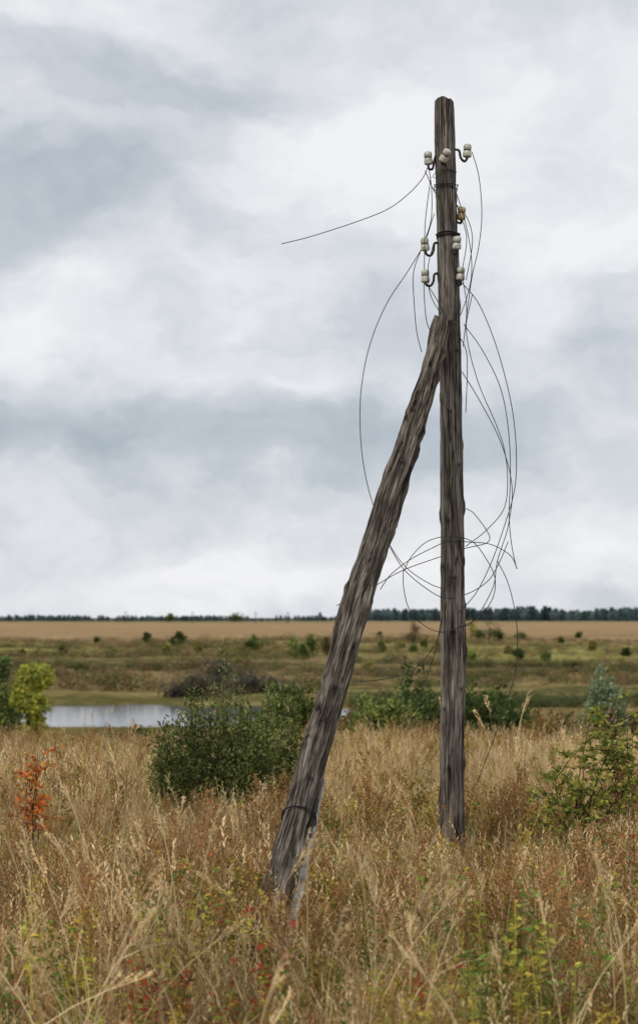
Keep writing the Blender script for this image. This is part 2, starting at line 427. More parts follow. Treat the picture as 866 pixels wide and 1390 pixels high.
pts = []; idx = []; rots = []; scl = []
def put(x, y, i, s, tilt=.17):
    pts.append((x, y, terrain_z(x, y))); idx.append(i)
    rots.append((random.gauss(0, tilt), random.gauss(0, tilt), random.uniform(0, 6.28)))
    scl.append((s*random.uniform(.9, 1.15), s*random.uniform(.9, 1.15), s))
def dens(D): return 35 if D < 14 else (29 if D < 22 else 24)
D = 5.3
while D < 36:
    hw = .172*D+1.2
    n = int(2*hw*.5*dens(D))
    for _ in range(n):
        x = random.uniform(-hw, hw); y = D+random.random()*.5
        p1 = nz2(x, y, .55, 11); p2 = nz2(x, y, .4, 23); p3 = nz2(x, y, .9, 31)
        wts = {}
        far = min(1, max(0, (y-15)/7)); near = 1 if y < 11 else 0
        wts['str'] = 1.1+1.3*far+max(0, p1)*2; wts['pal'] = .5+.35*near+1.6*far*max(0, .5+p1*2)
        wts['oli'] = .5*(1-.4*far)+max(0, -p1)*2.2
        wts['red'] = (.32+max(0, p2)*4+(.8 if x < -.3 and 10.5 < y < 20 else 0))*(1-.75*far)*(1-.3*near)
        wts['brn'] = (.5+max(0, -p2)*3)*(1-.5*far)
        wts['gld'] = .3+max(0, p3)*2.6*(1-.2*far)
        wts['grn'] = .06+2.6*math.exp(-((x-.95)**2+(y-9.2)**2)/.6)+1.1*max(0, p3-.15)+.25*near
        wts['yg'] = .07+1.8*math.exp(-((x-1.1)**2/.8+(y-8.8)**2/1.2))+1.6*math.exp(-((x+1.5)**2+(y-9)**2)/.5)+.6*max(0, -p3-.1)+.2*near
        wts['rl'] = .015+2.4*math.exp(-((x+.75)**2+(y-9.0)**2)/.12)+2*math.exp(-((x+.2)**2+(y-9.2)**2)/.08)+1.2*math.exp(-((x+1.4)**2+(y-9.8)**2)/.06)
        wts['tal'] = .07+.5*math.exp(-((x+1.1)**2/.5+(y-9)**2/3)); wts['tbr'] = .06
        if y > 29.5:
            wts['red'] = 1.2+max(0, p2)*2; wts['brn'] = 1.2
        k = random.choices(list(wts), list(wts.values()))[0]
        i = random.choice({'str': I_str, 'pal': I_pal, 'oli': I_oli, 'red': I_red, 'brn': I_brn, 'gld': I_gld, 'grn': I_grn, 'yg': I_yg, 'rl': I_rl, 'tal': I_tall, 'tbr': I_tbr}[k])
        s = random.uniform(.65, 1.2)*(1+.5*nz2(x, y, .3, 41)+.35*nz2(x, y, 1.1, 44))
        if y > 24: s *= .85
        if abs(x-1.13) < .5 and 14.6 < y < 16.4: s *= .72
        if abs(x+.15) < .55 and 10.2 < y < 12.4: s *= .7
        put(x, y, i, s)
    D += .5
for (px, D_) in [(60, 8.0), (110, 8.6), (150, 7.8), (200, 8.9), (232, 8.2), (175, 9.4), (30, 9.0), (90, 9.3), (130, 8.2), (215, 9.6), (480, 8.4), (520, 9.2), (560, 8.2), (690, 9.8), (845, 8.6), (300, 8.8), (340, 8.0), (790, 8.0), (10, 8.2), (440, 8.0)]:
    put((px-CX)/F*D_, D_, random.choice(I_tall), random.uniform(1.0, 1.22), .12)
for (px, D_) in [(710, 9.6), (735, 9.4), (640, 11), (820, 12), (60, 12), (250, 13)]:
    put((px-CX)/F*D_, D_, random.choice(I_tbr), random.uniform(1.1, 1.35), .08)
for (px, D_) in [(680, 8.9), (700, 9.3), (655, 9.1), (720, 8.7), (640, 8.6), (760, 9.0), (690, 9.8), (710, 9.9), (670, 9.5), (10, 9.2), (30, 9.0), (800, 9.4)]:
    put((px-CX)/F*D_, D_, random.choice(I_grn+I_yg), random.uniform(1.2, 1.5), .1)
for (px, D_) in [(190, 9.0), (215, 9.2), (240, 8.9), (370, 9.1), (385, 9.3), (600, 9.2)]:
    put((px-CX)/F*D_, D_, I_rl[0], random.uniform(.95, 1.15), .1)
scatter('dry_meadow_grass', protos, pts, idx, rots, scl)
print('grass instances', len(pts))

# ------------------------------------------------------------------ posts
def log_mesh(name, cl, rad, mat, parent, knots=(), nseg=96, step=.010, crack=.010, seed=0, topchip=.03, wob=.012, dk=.75, fine=.6, cf=2.6):
    cl = catmull(cl, 10)
    m = len(cl)
    d = [0]
    for i in range(1, m): d.append(d[-1]+(cl[i]-cl[i-1]).length)
    Ltot = d[-1]
    tr = np.linspace(0, Ltot, len(rad))
    n = int(Ltot/step)
    C = np.array([tuple(p) for p in cl]); d = np.array(d)
    vs = []; cols = []; lcs = []
    axis = (cl[-1]-cl[0]).normalized()
    e1 = Vector((1, 0, 0)); e1 = (e1-axis*e1.dot(axis)).normalized(); e2 = axis.cross(e1)
    for i in range(n+1):
        s = Ltot*i/n
        c = Vector([float(np.interp(s, d, C[:, k])) for k in range(3)])
        R = float(np.interp(s, tr, rad))
        near = [kk for kk in knots if abs(s-kk[0]) < kk[2]*3]
        for k in range(nseg):
            a = 2*math.pi*k/nseg; ca, sa = math.cos(a), math.sin(a)
            r = R
            r += wob*noise.noise(Vector((ca*1.1+seed, sa*1.1, s*1.3)))+.4*wob*noise.noise(Vector((ca*2.5, sa*2.5+seed, s*5)))
            q = abs(noise.noise(Vector((ca*cf*.8+seed, sa*cf*.8, s*.6+seed))) + .3*noise.noise(Vector((ca*5+seed, sa*5, s*2.2))))
            g = max(0, 1-q/.065)
            g *= max(0, min(1, .7+2.2*noise.noise(Vector((ca*1.2, sa*1.2+seed, s*1.1)))))
            q2 = abs(noise.noise(Vector((ca*5+seed*2, sa*5, s*1.3+seed))))
            g2 = max(0, 1-q2/.085)*fine
            r -= crack*(g*g*1.4+g2*.5)
            r += .0035*noise.noise(Vector((ca*10, sa*10, s*7+seed)))
            shade = (1-dk*g)*(1-.5*g2)
            for (ks, ka, kr, kh) in near:
                da = (a-ka+math.pi) % (2*math.pi)-math.pi
                dd = math.hypot((s-ks), da*R)
                if dd < kr*3:
                    w = math.exp(-(dd/kr)**2)
                    r += kh*w
                    core = math.exp(-(dd/(kr*.5))**2)
                    r -= kh*.5*core
                    shade *= 1-.75*core
            ss = s
            if s > Ltot-.12:
                ss = s+(s-Ltot+.12)/.12*topchip*noise.noise(Vector((ca*1.8+seed, sa*1.8, 3.3)))*1.5
            cc = c+axis*(ss-s)
            vs.append(cc+(e1*ca+e2*sa)*r)
            cols.append((shade, shade, shade)); lcs.append((ca+seed*3, sa, s))
    fs = []
    for i in range(n):
        for k in range(nseg):
            k2 = (k+1) % nseg
            fs.append((i*nseg+k, i*nseg+k2, (i+1)*nseg+k2, (i+1)*nseg+k))
    base = n*nseg
    top = sum((vs[base+k] for k in range(nseg)), Vector())/nseg
    prev = base
    for q, f in enumerate((.75, .45, .2)):
        st = len(vs)
        for k in range(nseg):
            p = top.lerp(vs[base+k], f)+axis*(.012*noise.noise(vs[base+k]*30*f))
            vs.append(p); sh = .7+.35*noise.noise(Vector((f*9, k*.2, seed))); cols.append((sh, sh, sh)); lcs.append((lcs[base+k][0], lcs[base+k][1], Ltot+f))
        for k in range(nseg):
            k2 = (k+1) % nseg
            fs.append((prev+k, prev+k2, st+k2, st+k))
        prev = st
    vs.append(top); cols.append((.5, .5, .5)); lcs.append((seed*3, 0, Ltot))
    for k in range(nseg): fs.append((prev+k, prev+(k+1) % nseg, len(vs)-1))
    mb = MB(); mb.add(vs, fs, cols)
    ob = mb.build(name, mat, smooth=True)
    a = ob.data.attributes.new('lc', 'FLOAT_VECTOR', 'POINT')
    a.data.foreach_set('vector', np.array(lcs, dtype=np.float32).ravel())
    ob.parent = parent
    return ob

pole_e = bpy.data.objects.new('utility_pole', None); scene.collection.objects.link(pole_e)
DP = 16.0
pc = [(611, 1215), (613, 1130), (614, 1000), (615, 850), (614, 700), (612, 560), (609, 430), (606, 300), (604, 220), (602.5, 136)]
pr = [w*.5/F*DP for w in (36, 34, 33.5, 33, 32.5, 31, 29, 29, 28, 27)]
S = lambda py: (1215-py)/F*DP
knots = []
for (py, ang, r, h) in [(206, -1.4, .03, .012), (268, 0, .04, .014), (262, 2.8, .04, .012), (335, -1.2, .035, .012), (415, .2, .05, .016), (438, -2.2, .04, .012), (478, -.9, .04, .014), (540, 3.0, .04, .012),
                        (560, -1.7, .035, .012), (604, 0.1, .04, .014), (632, -1.0, .04, .016), (688, -.2, .055, .024), (700, 3.1, .05, .018), (708, -2.0, .045, .014), (762, -.7, .045, .016), (770, -2.6, .045, .016), (826, .05, .05, .02),
                        (858, -1.6, .045, .016), (885, -.1, .05, .02), (935, -1.0, .045, .016), (962, -2.4, .04, .012), (1035, -.3, .05, .02), (1042, -1.9, .045, .014), (1085, 3.0, .05, .014), (375, 2.9, .04, .012), (785, -1.5, .04, .014)]:
    knots.append((S(py), ang, r, h))
log_mesh('post', [P(x, y, DP) for x, y in pc], pr, M_pole, pole_e, knots, seed=1.3, crack=.011, fine=.6, topchip=.02)

sc_ = [(350, 1295, 11.55), (377, 1210, 12.0), (403, 1115, 12.5), (430, 1015, 13.0), (456, 915, 13.5), (486, 815, 14.0), (517, 715, 14.5), (546, 625, 14.95), (572, 545, 15.35), (590, 480, 15.66), (600.5, 436, 15.84)]
sr = [.108, .108, .106, .103, .101, .098, .095, .091, .086, .082, .072]
sk = []
for _ in range(26):
    sk.append((random.uniform(.3, 6.3), random.uniform(-3.1, 3.1), random.uniform(.035, .06), random.uniform(.008, .02)))
log_mesh('diagonal_strut', [P(*q) for q in sc_], sr, M_strut, pole_e, sk, seed=5.7, crack=.027, topchip=.06, wob=.034, dk=.88, fine=.7, cf=2.6)

def slab(name, a, b, w0, w1, t0, t1, mat, parent):
    a = Vector(a); b = Vector(b); ax = (b-a).normalized(); e1 = Vector((1, 0, 0)); e1 = (e1-ax*e1.dot(ax)).normalized(); e2 = ax.cross(e1)
    mb = MB(); vs = []; n = 24
    sec = [(-1, -.7), (-.7, -1), (.7, -1), (1, -.7), (1, .7), (.7, 1), (-.7, 1), (-1, .7)]
    for i in range(n+1):
        t = i/n; c = a.lerp(b, t); w = w0+(w1-w0)*t; th = t0+(t1-t0)*t
        for (u, v_) in sec:
            k = 1+.3*noise.noise(Vector((u*3, v_*3, t*9)))
            vs.append(c+e1*u*w*k+e2*v_*th*k)
    fs = [(i*8+k, i*8+(k+1) % 8, (i+1)*8+(k+1) % 8, (i+1)*8+k) for i in range(n) for k in range(8)]
    fs += [tuple(range(7, -1, -1)), tuple(n*8+k for k in range(8))]
    mb.add(vs, fs, (1, 1, 1)); ob = mb.build(name, mat); ob.parent = parent; return ob
slab('concrete_stub', P(386, 1300, 11.68), P(439, 1060, 12.88), .036, .012, .04, .02, M_conc, pole_e)

def ring_wire(mb, center, axis, R, turns, pitch, r=.004):
    ax = Vector(axis).normalized(); e1 = Vector((1, 0, 0)); e1 = (e1-ax*e1.dot(ax)).normalized(); e2 = ax.cross(e1)
    pp = []
    for i in range(int(turns*28)+1):
        a = i/28*2*math.pi
        pp.append(Vector(center)+(e1*math.cos(a)+e2*math.sin(a))*(R+.004*math.sin(a*3.3))+ax*(pitch*a/6.283+.006*math.sin(a*1.7)))
    tube(mb, pp, r, 5, (1, 1, 1))
mb = MB()
c1 = Vector(P(405, 1113, 12.51)); axs = Vector(P(456, 915, 13.5))-Vector(P(377, 1210, 12.0))
ring_wire(mb, c1, axs, .116, 2, .012, .0045)
ring_wire(mb, P(608, 323, DP), (0, 0, 1), .098, 4, .009, .006)
ring_wire(mb, P(604, 258, DP), (.12, 0, 1), .1, 2, .02, .004)
ring_wire(mb, P(603, 238, DP), (-.1, 0, 1), .1, 1, .02, .003)
ob = mb.build('binding_wire', M_metal, True); ob.parent = pole_e

def insulator(name, px, py, D_, mat, tilt=(0, 0), sc=.93):
    prof_ = [(0, 0), (.020, 0), (.028, .003), (.037, .006), (.040, .014), (.040, .036), (.038, .052), (.033, .058), (.029, .065), (.030, .072), (.036, .078), (.038, .092), (.036, .110), (.026, .120), (.012, .124), (0, .124)]
    n = 24; vs = []; fs = []
    for (r, z_) in prof_:
        for k in range(n):
            a = 2*math.pi*k/n; vs.append(Vector((r*math.cos(a)*sc, r*math.sin(a)*sc, (z_-.06)*sc)))
    for i in range(len(prof_)-1):
        for k in range(n): fs.append((i*n+k, i*n+(k+1) % n, (i+1)*n+(k+1) % n, (i+1)*n+k))
    R = Matrix.Rotation(tilt[0], 3, 'Y') @ Matrix.Rotation(tilt[1], 3, 'X')
    c = Vector(P(px, py, D_))
    mb = MB(); mb.add([c+R@v for v in vs], fs, (1, 1, 1))
    pp = [c+R@Vector((.034*math.cos(a)*sc, .034*math.sin(a)*sc, .006+.002*math.sin(2*a))) for a in np.linspace(0, 12.6, 40)]
    mw = MB(); tube(mw, pp, .0032, 5); ow = mw.build(name+'_tie', M_wire, True); ow.parent = pole_e
    o = mb.build(name, mat, True); o.parent = pole_e
def hook(name, pp):
    mb = MB(); tube(mb, catmull([P(*q) for q in pp], 6), .0105, 8, (1, 1, 1)); o = mb.build(name, M_metal, True); o.parent = pole_e
ins = [(581, 215, 15.97, M_porc, (-.08, 0)), (634, 205, 15.97, M_porc, (.05, 0)), (604, 211, 15.80, M_porc, (.5, .5)), (626, 290, 16.03, M_porcb, (.1, 0)),
       (576.5, 332, 15.93, M_porc, (-.1, .1)), (620, 330, 15.83, M_porc, (.05, .1)), (577, 375, 15.95, M_porc, (-.03, 0)), (625, 372, 15.93, M_porc, (.08, 0))]
for i, (a, b, c, mt, tl) in enumerate(ins): insulator('insulator_%d' % (i+1), a, b, c, mt, tl)
hook('hook_1', [(600, 211, 16), (592, 211, 15.98), (589, 219, 15.97), (587, 229, 15.97), (582, 229, 15.97), (581, 222, 15.97), (581, 214, 15.97)])
hook('hook_2', [(606, 203, 16), (618, 203, 15.98), (623, 205, 15.97), (625, 214, 15.97), (630, 219, 15.97), (634, 214, 15.97), (634, 205, 15.97)])
hook('hook_3', [(604, 222, 16), (603, 222, 15.88), (600, 222, 15.82), (601, 217, 15.80), (604, 211, 15.80)])
hook('hook_4', [(608, 301, 16), (618, 301, 16.03), (625, 303, 16.03), (626, 297, 16.03), (626, 290, 16.03)])
hook('hook_5', [(600, 332, 15.99), (590, 330, 15.96), (588, 341, 15.94), (584, 347, 15.93), (578, 344, 15.93), (577, 332, 15.93)])
hook('hook_6', [(612, 338, 16), (614, 342, 15.88), (617, 345, 15.84), (620, 341, 15.83), (620, 330, 15.83)])
hook('hook_7', [(600, 372, 16), (590, 372, 15.96), (588, 382, 15.95), (584, 388, 15.95), (578, 386, 15.95), (577, 375, 15.95)])
hook('hook_8', [(610, 374, 16), (618, 375, 15.96), (621, 384, 15.94), (625, 386, 15.93), (625, 372, 15.93)])

wires = [
 [(383, 331), (415, 323), (450, 312), (490, 299), (525, 284), (553, 264), (572, 243), (581, 224)],
 [(581, 222), (586, 260), (584, 300), (572, 335), (562, 370), (562, 410), (566, 450), (572, 478)],
 [(588, 290), (575, 330), (553, 368), (525, 412), (503, 465), (491, 520), (489, 575), (494, 635), (507, 690), (530, 742), (552, 772), (582, 792), (603, 800)],
 [(640, 206), (650, 240), (654, 290), (650, 335), (641, 375), (634, 420), (628, 470), (633, 440), (640, 400)],
 [(622, 250), (618, 270), (632, 320), (628, 370), (632, 410), (634, 460), (650, 520), (672, 575), (684, 610), (688, 650), (684, 690), (660, 720), (632, 742)],
 [(625, 382), (648, 410), (668, 455), (684, 505), (695, 560), (701, 615), (698, 665), (683, 715), (665, 765), (645, 805), (622, 832)],
 [(630, 440), (655, 475), (678, 525), (690, 580), (693, 640), (690, 700), (694, 740), (701, 772)],
 [(628, 505), (652, 545), (680, 600), (694, 660), (690, 715), (676, 760), (668, 800), (640, 845), (620, 850)],
 [(701, 772), (695, 756), (680, 745), (662, 738), (640, 736), (610, 735), (584, 745), (556, 760), (530, 780), (515, 800)],
 [(458, 822), (500, 800), (545, 775), (590, 758), (630, 745), (664, 733), (645, 700), (632, 690)],
 [(528, 742), (548, 772), (575, 797), (604, 812), (634, 806), (662, 788), (678, 762), (690, 735)],
 [(548, 774), (547, 800), (556, 828), (574, 848), (598, 858), (622, 852), (650, 838), (668, 812), (672, 785), (660, 760), (640, 735), (610, 728), (580, 735), (558, 755), (549, 775)],
 [(675, 762), (688, 790), (698, 830), (702, 872), (698, 915), (684, 960), (668, 1010), (648, 1060)],
 [(478, 926), (520, 922), (555, 912), (580, 890), (596, 860), (602, 820)],
 [(600, 835), (592, 880), (580, 920), (572, 950)],
 [(584, 240), (578, 300), (575, 350), (576, 400), (580, 440), (590, 455)],
 [(580, 386), (592, 405), (612, 440), (630, 470), (634, 500), (632, 560)],
 [(606, 222), (620, 262), (630, 300), (640, 345), (638, 385), (624, 430), (608, 445)],
 [(577, 232), (590, 262), (606, 270), (622, 280), (636, 300), (640, 330), (632, 380)],
 [(588, 330), (580, 365), (584, 400), (600, 428), (620, 440)],
]
mb = MB()
for i, w in enumerate(wires):
    ph = random.uniform(0, 6.28); am = random.uniform(.06, .22)
    pp = []
    for k, (x, y_) in enumerate(w):
        off = am*math.sin(ph+k*.7)
        if 588 < x < 632: off = -abs(off)*.3-.13 if i % 3 else abs(off)*.3+.14
        pp.append(P(x+random.uniform(-1, 1), y_, DP+off))
    tube(mb, catmull(pp, 8), .0038, 5, (1, 1, 1))
mb.build('tangled_power_wire', M_wire, True)

# ------------------------------------------------------------------ shrubs
def stem_bush(name, c, rx, ry, h, nst, nlf, cols, LL, LW, stemcol=(.08, .06, .04), low=.08, mat=None, sr=.006, up=.6, topround=.45, hv=.75, hn=.22):
    mb = MB(); c = Vector(c)
    for s in range(nst):
        u = math.sqrt(random.random()); a = random.uniform(0, 6.28)
        k = 1+.3*noise.noise(Vector((math.cos(a)*1.5+c.x, math.sin(a)*1.5, c.y)))
        e = Vector((rx*u*math.cos(a)*k, ry*u*math.sin(a)*k, h*(1-topround*u*u)*random.uniform(hv, 1.08)*(1+hn*noise.noise(Vector((u*math.cos(a)*2.3+c.x*3, u*math.sin(a)*2.3, 1))))))
        b = Vector((e.x*.45, e.y*.45, -.1))
        midp = Vector((e.x*.9, e.y*.9, e.z*.5))
        pp = catmull([b, midp, e], 4)
        tube(mb, [c+p for p in pp], [sr*(1-.8*i/(len(pp)-1)) for i in range(len(pp))], 4, stemcol, False)
        tone = random.uniform(.6, 1.4)
        for q in range(nlf):
            t = low+(1-low)*random.random()**.8
            f = t*(len(pp)-1); i0 = min(int(f), len(pp)-2); p = pp[i0].lerp(pp[i0+1], f-i0)
            p = p+Vector((random.gauss(0, LL*.9), random.gauss(0, LL*.9), random.gauss(0, LL*.5)))*(1.2-.6*t)
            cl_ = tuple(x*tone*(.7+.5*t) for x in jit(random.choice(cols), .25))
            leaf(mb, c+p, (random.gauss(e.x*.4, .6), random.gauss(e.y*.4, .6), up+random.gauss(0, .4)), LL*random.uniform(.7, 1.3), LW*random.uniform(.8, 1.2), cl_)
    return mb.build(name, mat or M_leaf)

def at(px, D_, dz=0):
    x = (px-CX)/F*D_
    return (x, D_, terrain_z(x, D_)+dz)
DG = (.06, .085, .028); MG = (.12, .15, .045); LG = (.20, .23, .065)
WB = [DG, MG, MG, LG, (.21, .21, .09)]
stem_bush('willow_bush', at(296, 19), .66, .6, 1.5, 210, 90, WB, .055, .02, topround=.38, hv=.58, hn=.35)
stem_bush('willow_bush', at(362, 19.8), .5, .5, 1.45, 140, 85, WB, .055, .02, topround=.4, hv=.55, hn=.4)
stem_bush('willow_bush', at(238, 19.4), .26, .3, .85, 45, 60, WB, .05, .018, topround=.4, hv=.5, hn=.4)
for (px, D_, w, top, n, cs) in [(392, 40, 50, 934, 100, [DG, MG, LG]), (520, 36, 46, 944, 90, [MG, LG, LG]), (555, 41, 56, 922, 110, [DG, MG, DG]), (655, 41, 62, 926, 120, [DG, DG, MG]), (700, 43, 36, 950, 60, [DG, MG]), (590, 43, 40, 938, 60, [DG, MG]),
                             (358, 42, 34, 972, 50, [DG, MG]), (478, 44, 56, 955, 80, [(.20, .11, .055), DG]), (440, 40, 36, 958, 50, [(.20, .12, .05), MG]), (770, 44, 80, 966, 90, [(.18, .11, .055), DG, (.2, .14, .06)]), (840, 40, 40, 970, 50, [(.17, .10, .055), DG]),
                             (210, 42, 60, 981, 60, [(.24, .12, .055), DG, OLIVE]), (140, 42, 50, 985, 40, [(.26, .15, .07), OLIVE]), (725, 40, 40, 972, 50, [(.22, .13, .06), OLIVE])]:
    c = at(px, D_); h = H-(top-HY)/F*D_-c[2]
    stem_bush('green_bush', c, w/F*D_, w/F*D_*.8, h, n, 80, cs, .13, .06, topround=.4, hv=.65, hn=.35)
c = at(820, 62); stem_bush('silver_willow_bush', c, 26/F*62, .6, H-(914-HY)/F*62-c[2], 90, 100, [(.24, .29, .17), (.17, .22, .12)], .17, .08, topround=.25)
def sapling(name, c, rx, h, nst, cols, n=40, LL=.045, LW=.024, lean=0):
    mb = MB(); c = Vector(c)
    for s in range(nst):
        a = random.uniform(0, 6.28); e = Vector((rx*random.uniform(-1, 1)+lean, rx*.6*random.uniform(-1, 1), h*random.uniform(.5, 1)))
        pp = catmull([Vector((0, 0, -.1)), Vector((e.x*.3+random.gauss(0, .04), e.y*.4, e.z*.5)), e], 6)
        tube(mb, [c+p for p in pp], [.009*(1-.8*i/(len(pp)-1)) for i in range(len(pp))], 5, (.07, .05, .04), False)
        for b in range(9):
            i0 = random.randint(4, len(pp)-2); p = pp[i0]; d = Vector((random.gauss(0, 1), random.gauss(0, 1), random.uniform(.0, .9))).normalized()*random.uniform(.1, .3)*h/1.2
            tube(mb, [c+p, c+p+d*.5+Vector((0, 0, .01)), c+p+d], [.004, .003, .0015], 4, (.07, .05, .04), False)
            for q in range(n//7*2):
                leaf(mb, c+p+d*random.uniform(.1, 1.05)+Vector((random.gauss(0, .015), random.gauss(0, .015), 0)), (random.gauss(0, 1), random.gauss(0, 1), random.uniform(-.6, .8)), LL*random.uniform(.6, 1.2), LW, jit(random.choice(cols), .3))
    return mb.build(name, M_leaf)
YG = [(.26, .30, .07), (.38, .38, .08), (.16, .21, .05), (.44, .36, .09)]
sapling('sapling', at(775, 15.5), .42, 1.55, 10, YG, lean=.1, n=60, LL=.06, LW=.036)
sapling('sapling', at(850, 17), .35, 1.5, 9, YG, n=60, LL=.06, LW=.036)
sapling('sapling', at(842, 13.5), .2, .85, 6, [(.40, .13, .06), (.20, .24, .06)])
sapling('orange_shrub', at(46, 17.0), .13, 1.05, 6, [(.62, .20, .05), (.52, .14, .04), (.6, .3, .08)], n=28, LL=.055, LW=.036)

def tree(name, c, h, w, cols, n=2500, ls=.3, mat=None, gap=.1, trunk=.25, bare=False, tcol=(.07, .055, .045)):
    mb = MB(); c = Vector(c)
    nb = 9; blobs = []
    for k in range(nb):
        a = random.uniform(0, 6.28); rr = w*.5*random.uniform(.1, .62)
        blobs.append((Vector((rr*math.cos(a), rr*math.sin(a), h*random.uniform(trunk+.1, .82))), w*random.uniform(.19, .32)))
    blobs.append((Vector((0, 0, h*.84)), w*.2))
    tube(mb, [c+Vector((0, 0, -.3)), c+Vector((w*.02, 0, h*.4)), c+Vector((0, 0, h*.8))], [h*.022, h*.015, h*.004], 6, tcol, False)
    for bc, br in blobs:
        st = Vector((0, 0, bc.z*.45))
        tube(mb, [c+st, c+st.lerp(bc, .5)+Vector((0, 0, .03*h)), c+bc], [h*.01, h*.007, h*.003], 4, tcol, False)
        if bare:
            for q in range(26):
                d = Vector((random.gauss(0, 1), random.gauss(0, 1), random.gauss(.5, .8))).normalized()*br*random.uniform(.6, 1.5)
                tube(mb, [c+bc*.9, c+bc+d*.5, c+bc+d], [h*.003, h*.002, h*.001], 3, tcol, False)
    for q in range(n):
        bc, br = random.choice(blobs)
        d = Vector((random.gauss(0, 1), random.gauss(0, 1), random.gauss(0, 1))).normalized()*br*random.random()**.45*1.1
        p = bc+d
        if noise.noise(p*(2.4/w*2)+c) < -gap: continue
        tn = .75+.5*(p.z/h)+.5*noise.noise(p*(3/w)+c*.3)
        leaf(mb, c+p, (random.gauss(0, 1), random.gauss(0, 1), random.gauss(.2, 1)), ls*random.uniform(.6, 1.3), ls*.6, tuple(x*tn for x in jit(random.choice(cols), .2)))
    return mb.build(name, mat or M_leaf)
def tpx(name, px, base, top, wpx, D_, cols, **kw):
    c = at(px, D_); h = H-(top-HY)/F*D_-c[2]
    return tree(name, c, h, wpx/F*D_, cols, **kw)
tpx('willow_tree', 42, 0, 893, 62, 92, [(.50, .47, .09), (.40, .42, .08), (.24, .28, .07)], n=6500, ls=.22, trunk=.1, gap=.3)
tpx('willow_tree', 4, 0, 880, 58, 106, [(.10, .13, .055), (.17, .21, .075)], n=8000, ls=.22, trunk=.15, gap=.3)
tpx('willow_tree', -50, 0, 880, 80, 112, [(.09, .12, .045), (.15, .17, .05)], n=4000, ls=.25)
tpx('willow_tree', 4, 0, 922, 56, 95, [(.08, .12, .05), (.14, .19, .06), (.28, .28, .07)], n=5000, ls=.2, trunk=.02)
for (px, top, w, D_) in [(265, 922, 60, 174), (300, 903, 64, 178), (335, 912, 62, 176), (368, 926, 50, 174), (310, 928, 90, 172), (240, 936, 50, 174), (395, 936, 44, 172)]:
    tpx('bare_thicket_bush', px, 0, top, w, D_, [(.085, .08, .06), (.15, .11, .085), (.075, .095, .055)], n=1600, ls=.3, trunk=.02, bare=True, tcol=(.2, .165, .145))
far = [(243, 856, 17, 330, DG), (200, 859, 16, 380, DG), (345, 862, 26, 300, MG), (401, 866, 30, 270, LG), (424, 863, 28, 275, MG), (444, 864, 24, 272, (.16, .13, .05)), (517, 870, 15, 300, MG), (516, 859, 12, 420, DG),
       (640, 841, 22, 420, (.38, .34, .09)), (663, 848, 40, 400, DG), (703, 882, 15, 262, DG), (706, 860, 20, 400, MG), (190, 925, 14, 200, DG), (560, 878, 12, 300, MG), (85, 878, 12, 300, DG), (760, 866, 12, 380, DG),
       (803, 870, 15, 300, OLIVE), (132, 866, 10, 400, DG), (480, 864, 12, 400, OLIVE), (595, 872, 12, 330, OLIVE), (225, 876, 15, 290, OLIVE), (268, 874, 13, 290, OLIVE), (785, 858, 10, 450, DG), (830, 903, 17, 230, OLIVE), (615, 903, 17, 240, OLIVE),
       (690, 878, 13, 300, OLIVE), (740, 886, 14, 262, MG), (30, 884, 14, 290, DG), (155, 884, 14, 280, MG), (300, 884, 16, 270, OLIVE), (500, 900, 18, 235, OLIVE), (850, 880, 14, 280, DG), (320, 834, 22, 1300, MG), (232, 834, 14, 1300, MG),
       (250, 862, 10, 335, MG), (236, 864, 9, 326, DG), (338, 870, 14, 296, DG), (676, 856, 18, 396, DG), (650, 856, 16, 404, MG), (412, 874, 18, 268, MG), (545, 872, 16, 330, OLIVE), (575, 868, 12, 332, OLIVE),
       (470, 905, 22, 230, MG), (780, 900, 20, 235, DG), (800, 905, 14, 232, OLIVE), (110, 905, 18, 225, DG), (60, 902, 16, 228, OLIVE), (640, 885, 18, 262, LG)]
for (px, top, w, D_, cl_) in far:
    tpx('slope_tree', px, 0, top, w, D_, [cl_, tuple(x*.75 for x in cl_), tuple(x*1.25 for x in cl_)], n=800, ls=.4 if D_ < 600 else 1.2, trunk=.1, mat=M_leaf)
tpx('bare_tree', 561, 0, 844, 30, 330, [(.2, .13, .07), (.15, .12, .06)], n=600, ls=.35, bare=True, trunk=.15, tcol=(.14, .10, .075))

def farproto(nm, h, w, conifer, n=220):
    mb = MB()
    tube(mb, [(0, 0, -.5), (0, 0, h*.7)], [h*.02, h*.008], 5, (.5, .45, .4), False)
    for q in range(n):
        t = random.random()
        if conifer: r = w*.5*(1-t)*(.75+.25*math.sin(t*50)); z_ = h*(.06+.94*t)
        else: r = w*.5*math.sqrt(max(0, 1-(2*t-1)**2)); z_ = h*(.1+.9*t)
        a = random.uniform(0, 6.28); r *= random.random()**.4
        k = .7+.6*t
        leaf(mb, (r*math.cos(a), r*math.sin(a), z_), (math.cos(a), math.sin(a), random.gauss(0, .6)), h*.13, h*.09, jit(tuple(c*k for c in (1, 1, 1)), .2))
    return mb
def col_mb(mb, col):
    mb.c = [tuple(a*b for a, b in zip(c, col)) for c in mb.c]; return mb
tl = []
for i in range(3): tl.append(col_mb(farproto('f', 9, 4.5, True), (.10, .145, .155)).build('forest_tree_%02d' % i, M_far, link=False))  # pale blue tint paints distance haze into the tree colour
for i in range(2): tl.append(col_mb(farproto('f', 7.5, 6, False), (.12, .165, .155)).build('forest_tree_%02d' % (3+i), M_far, link=False))  # broadleaf colour carries the same painted haze
P_, I_, R_, S_ = [], [], [], []
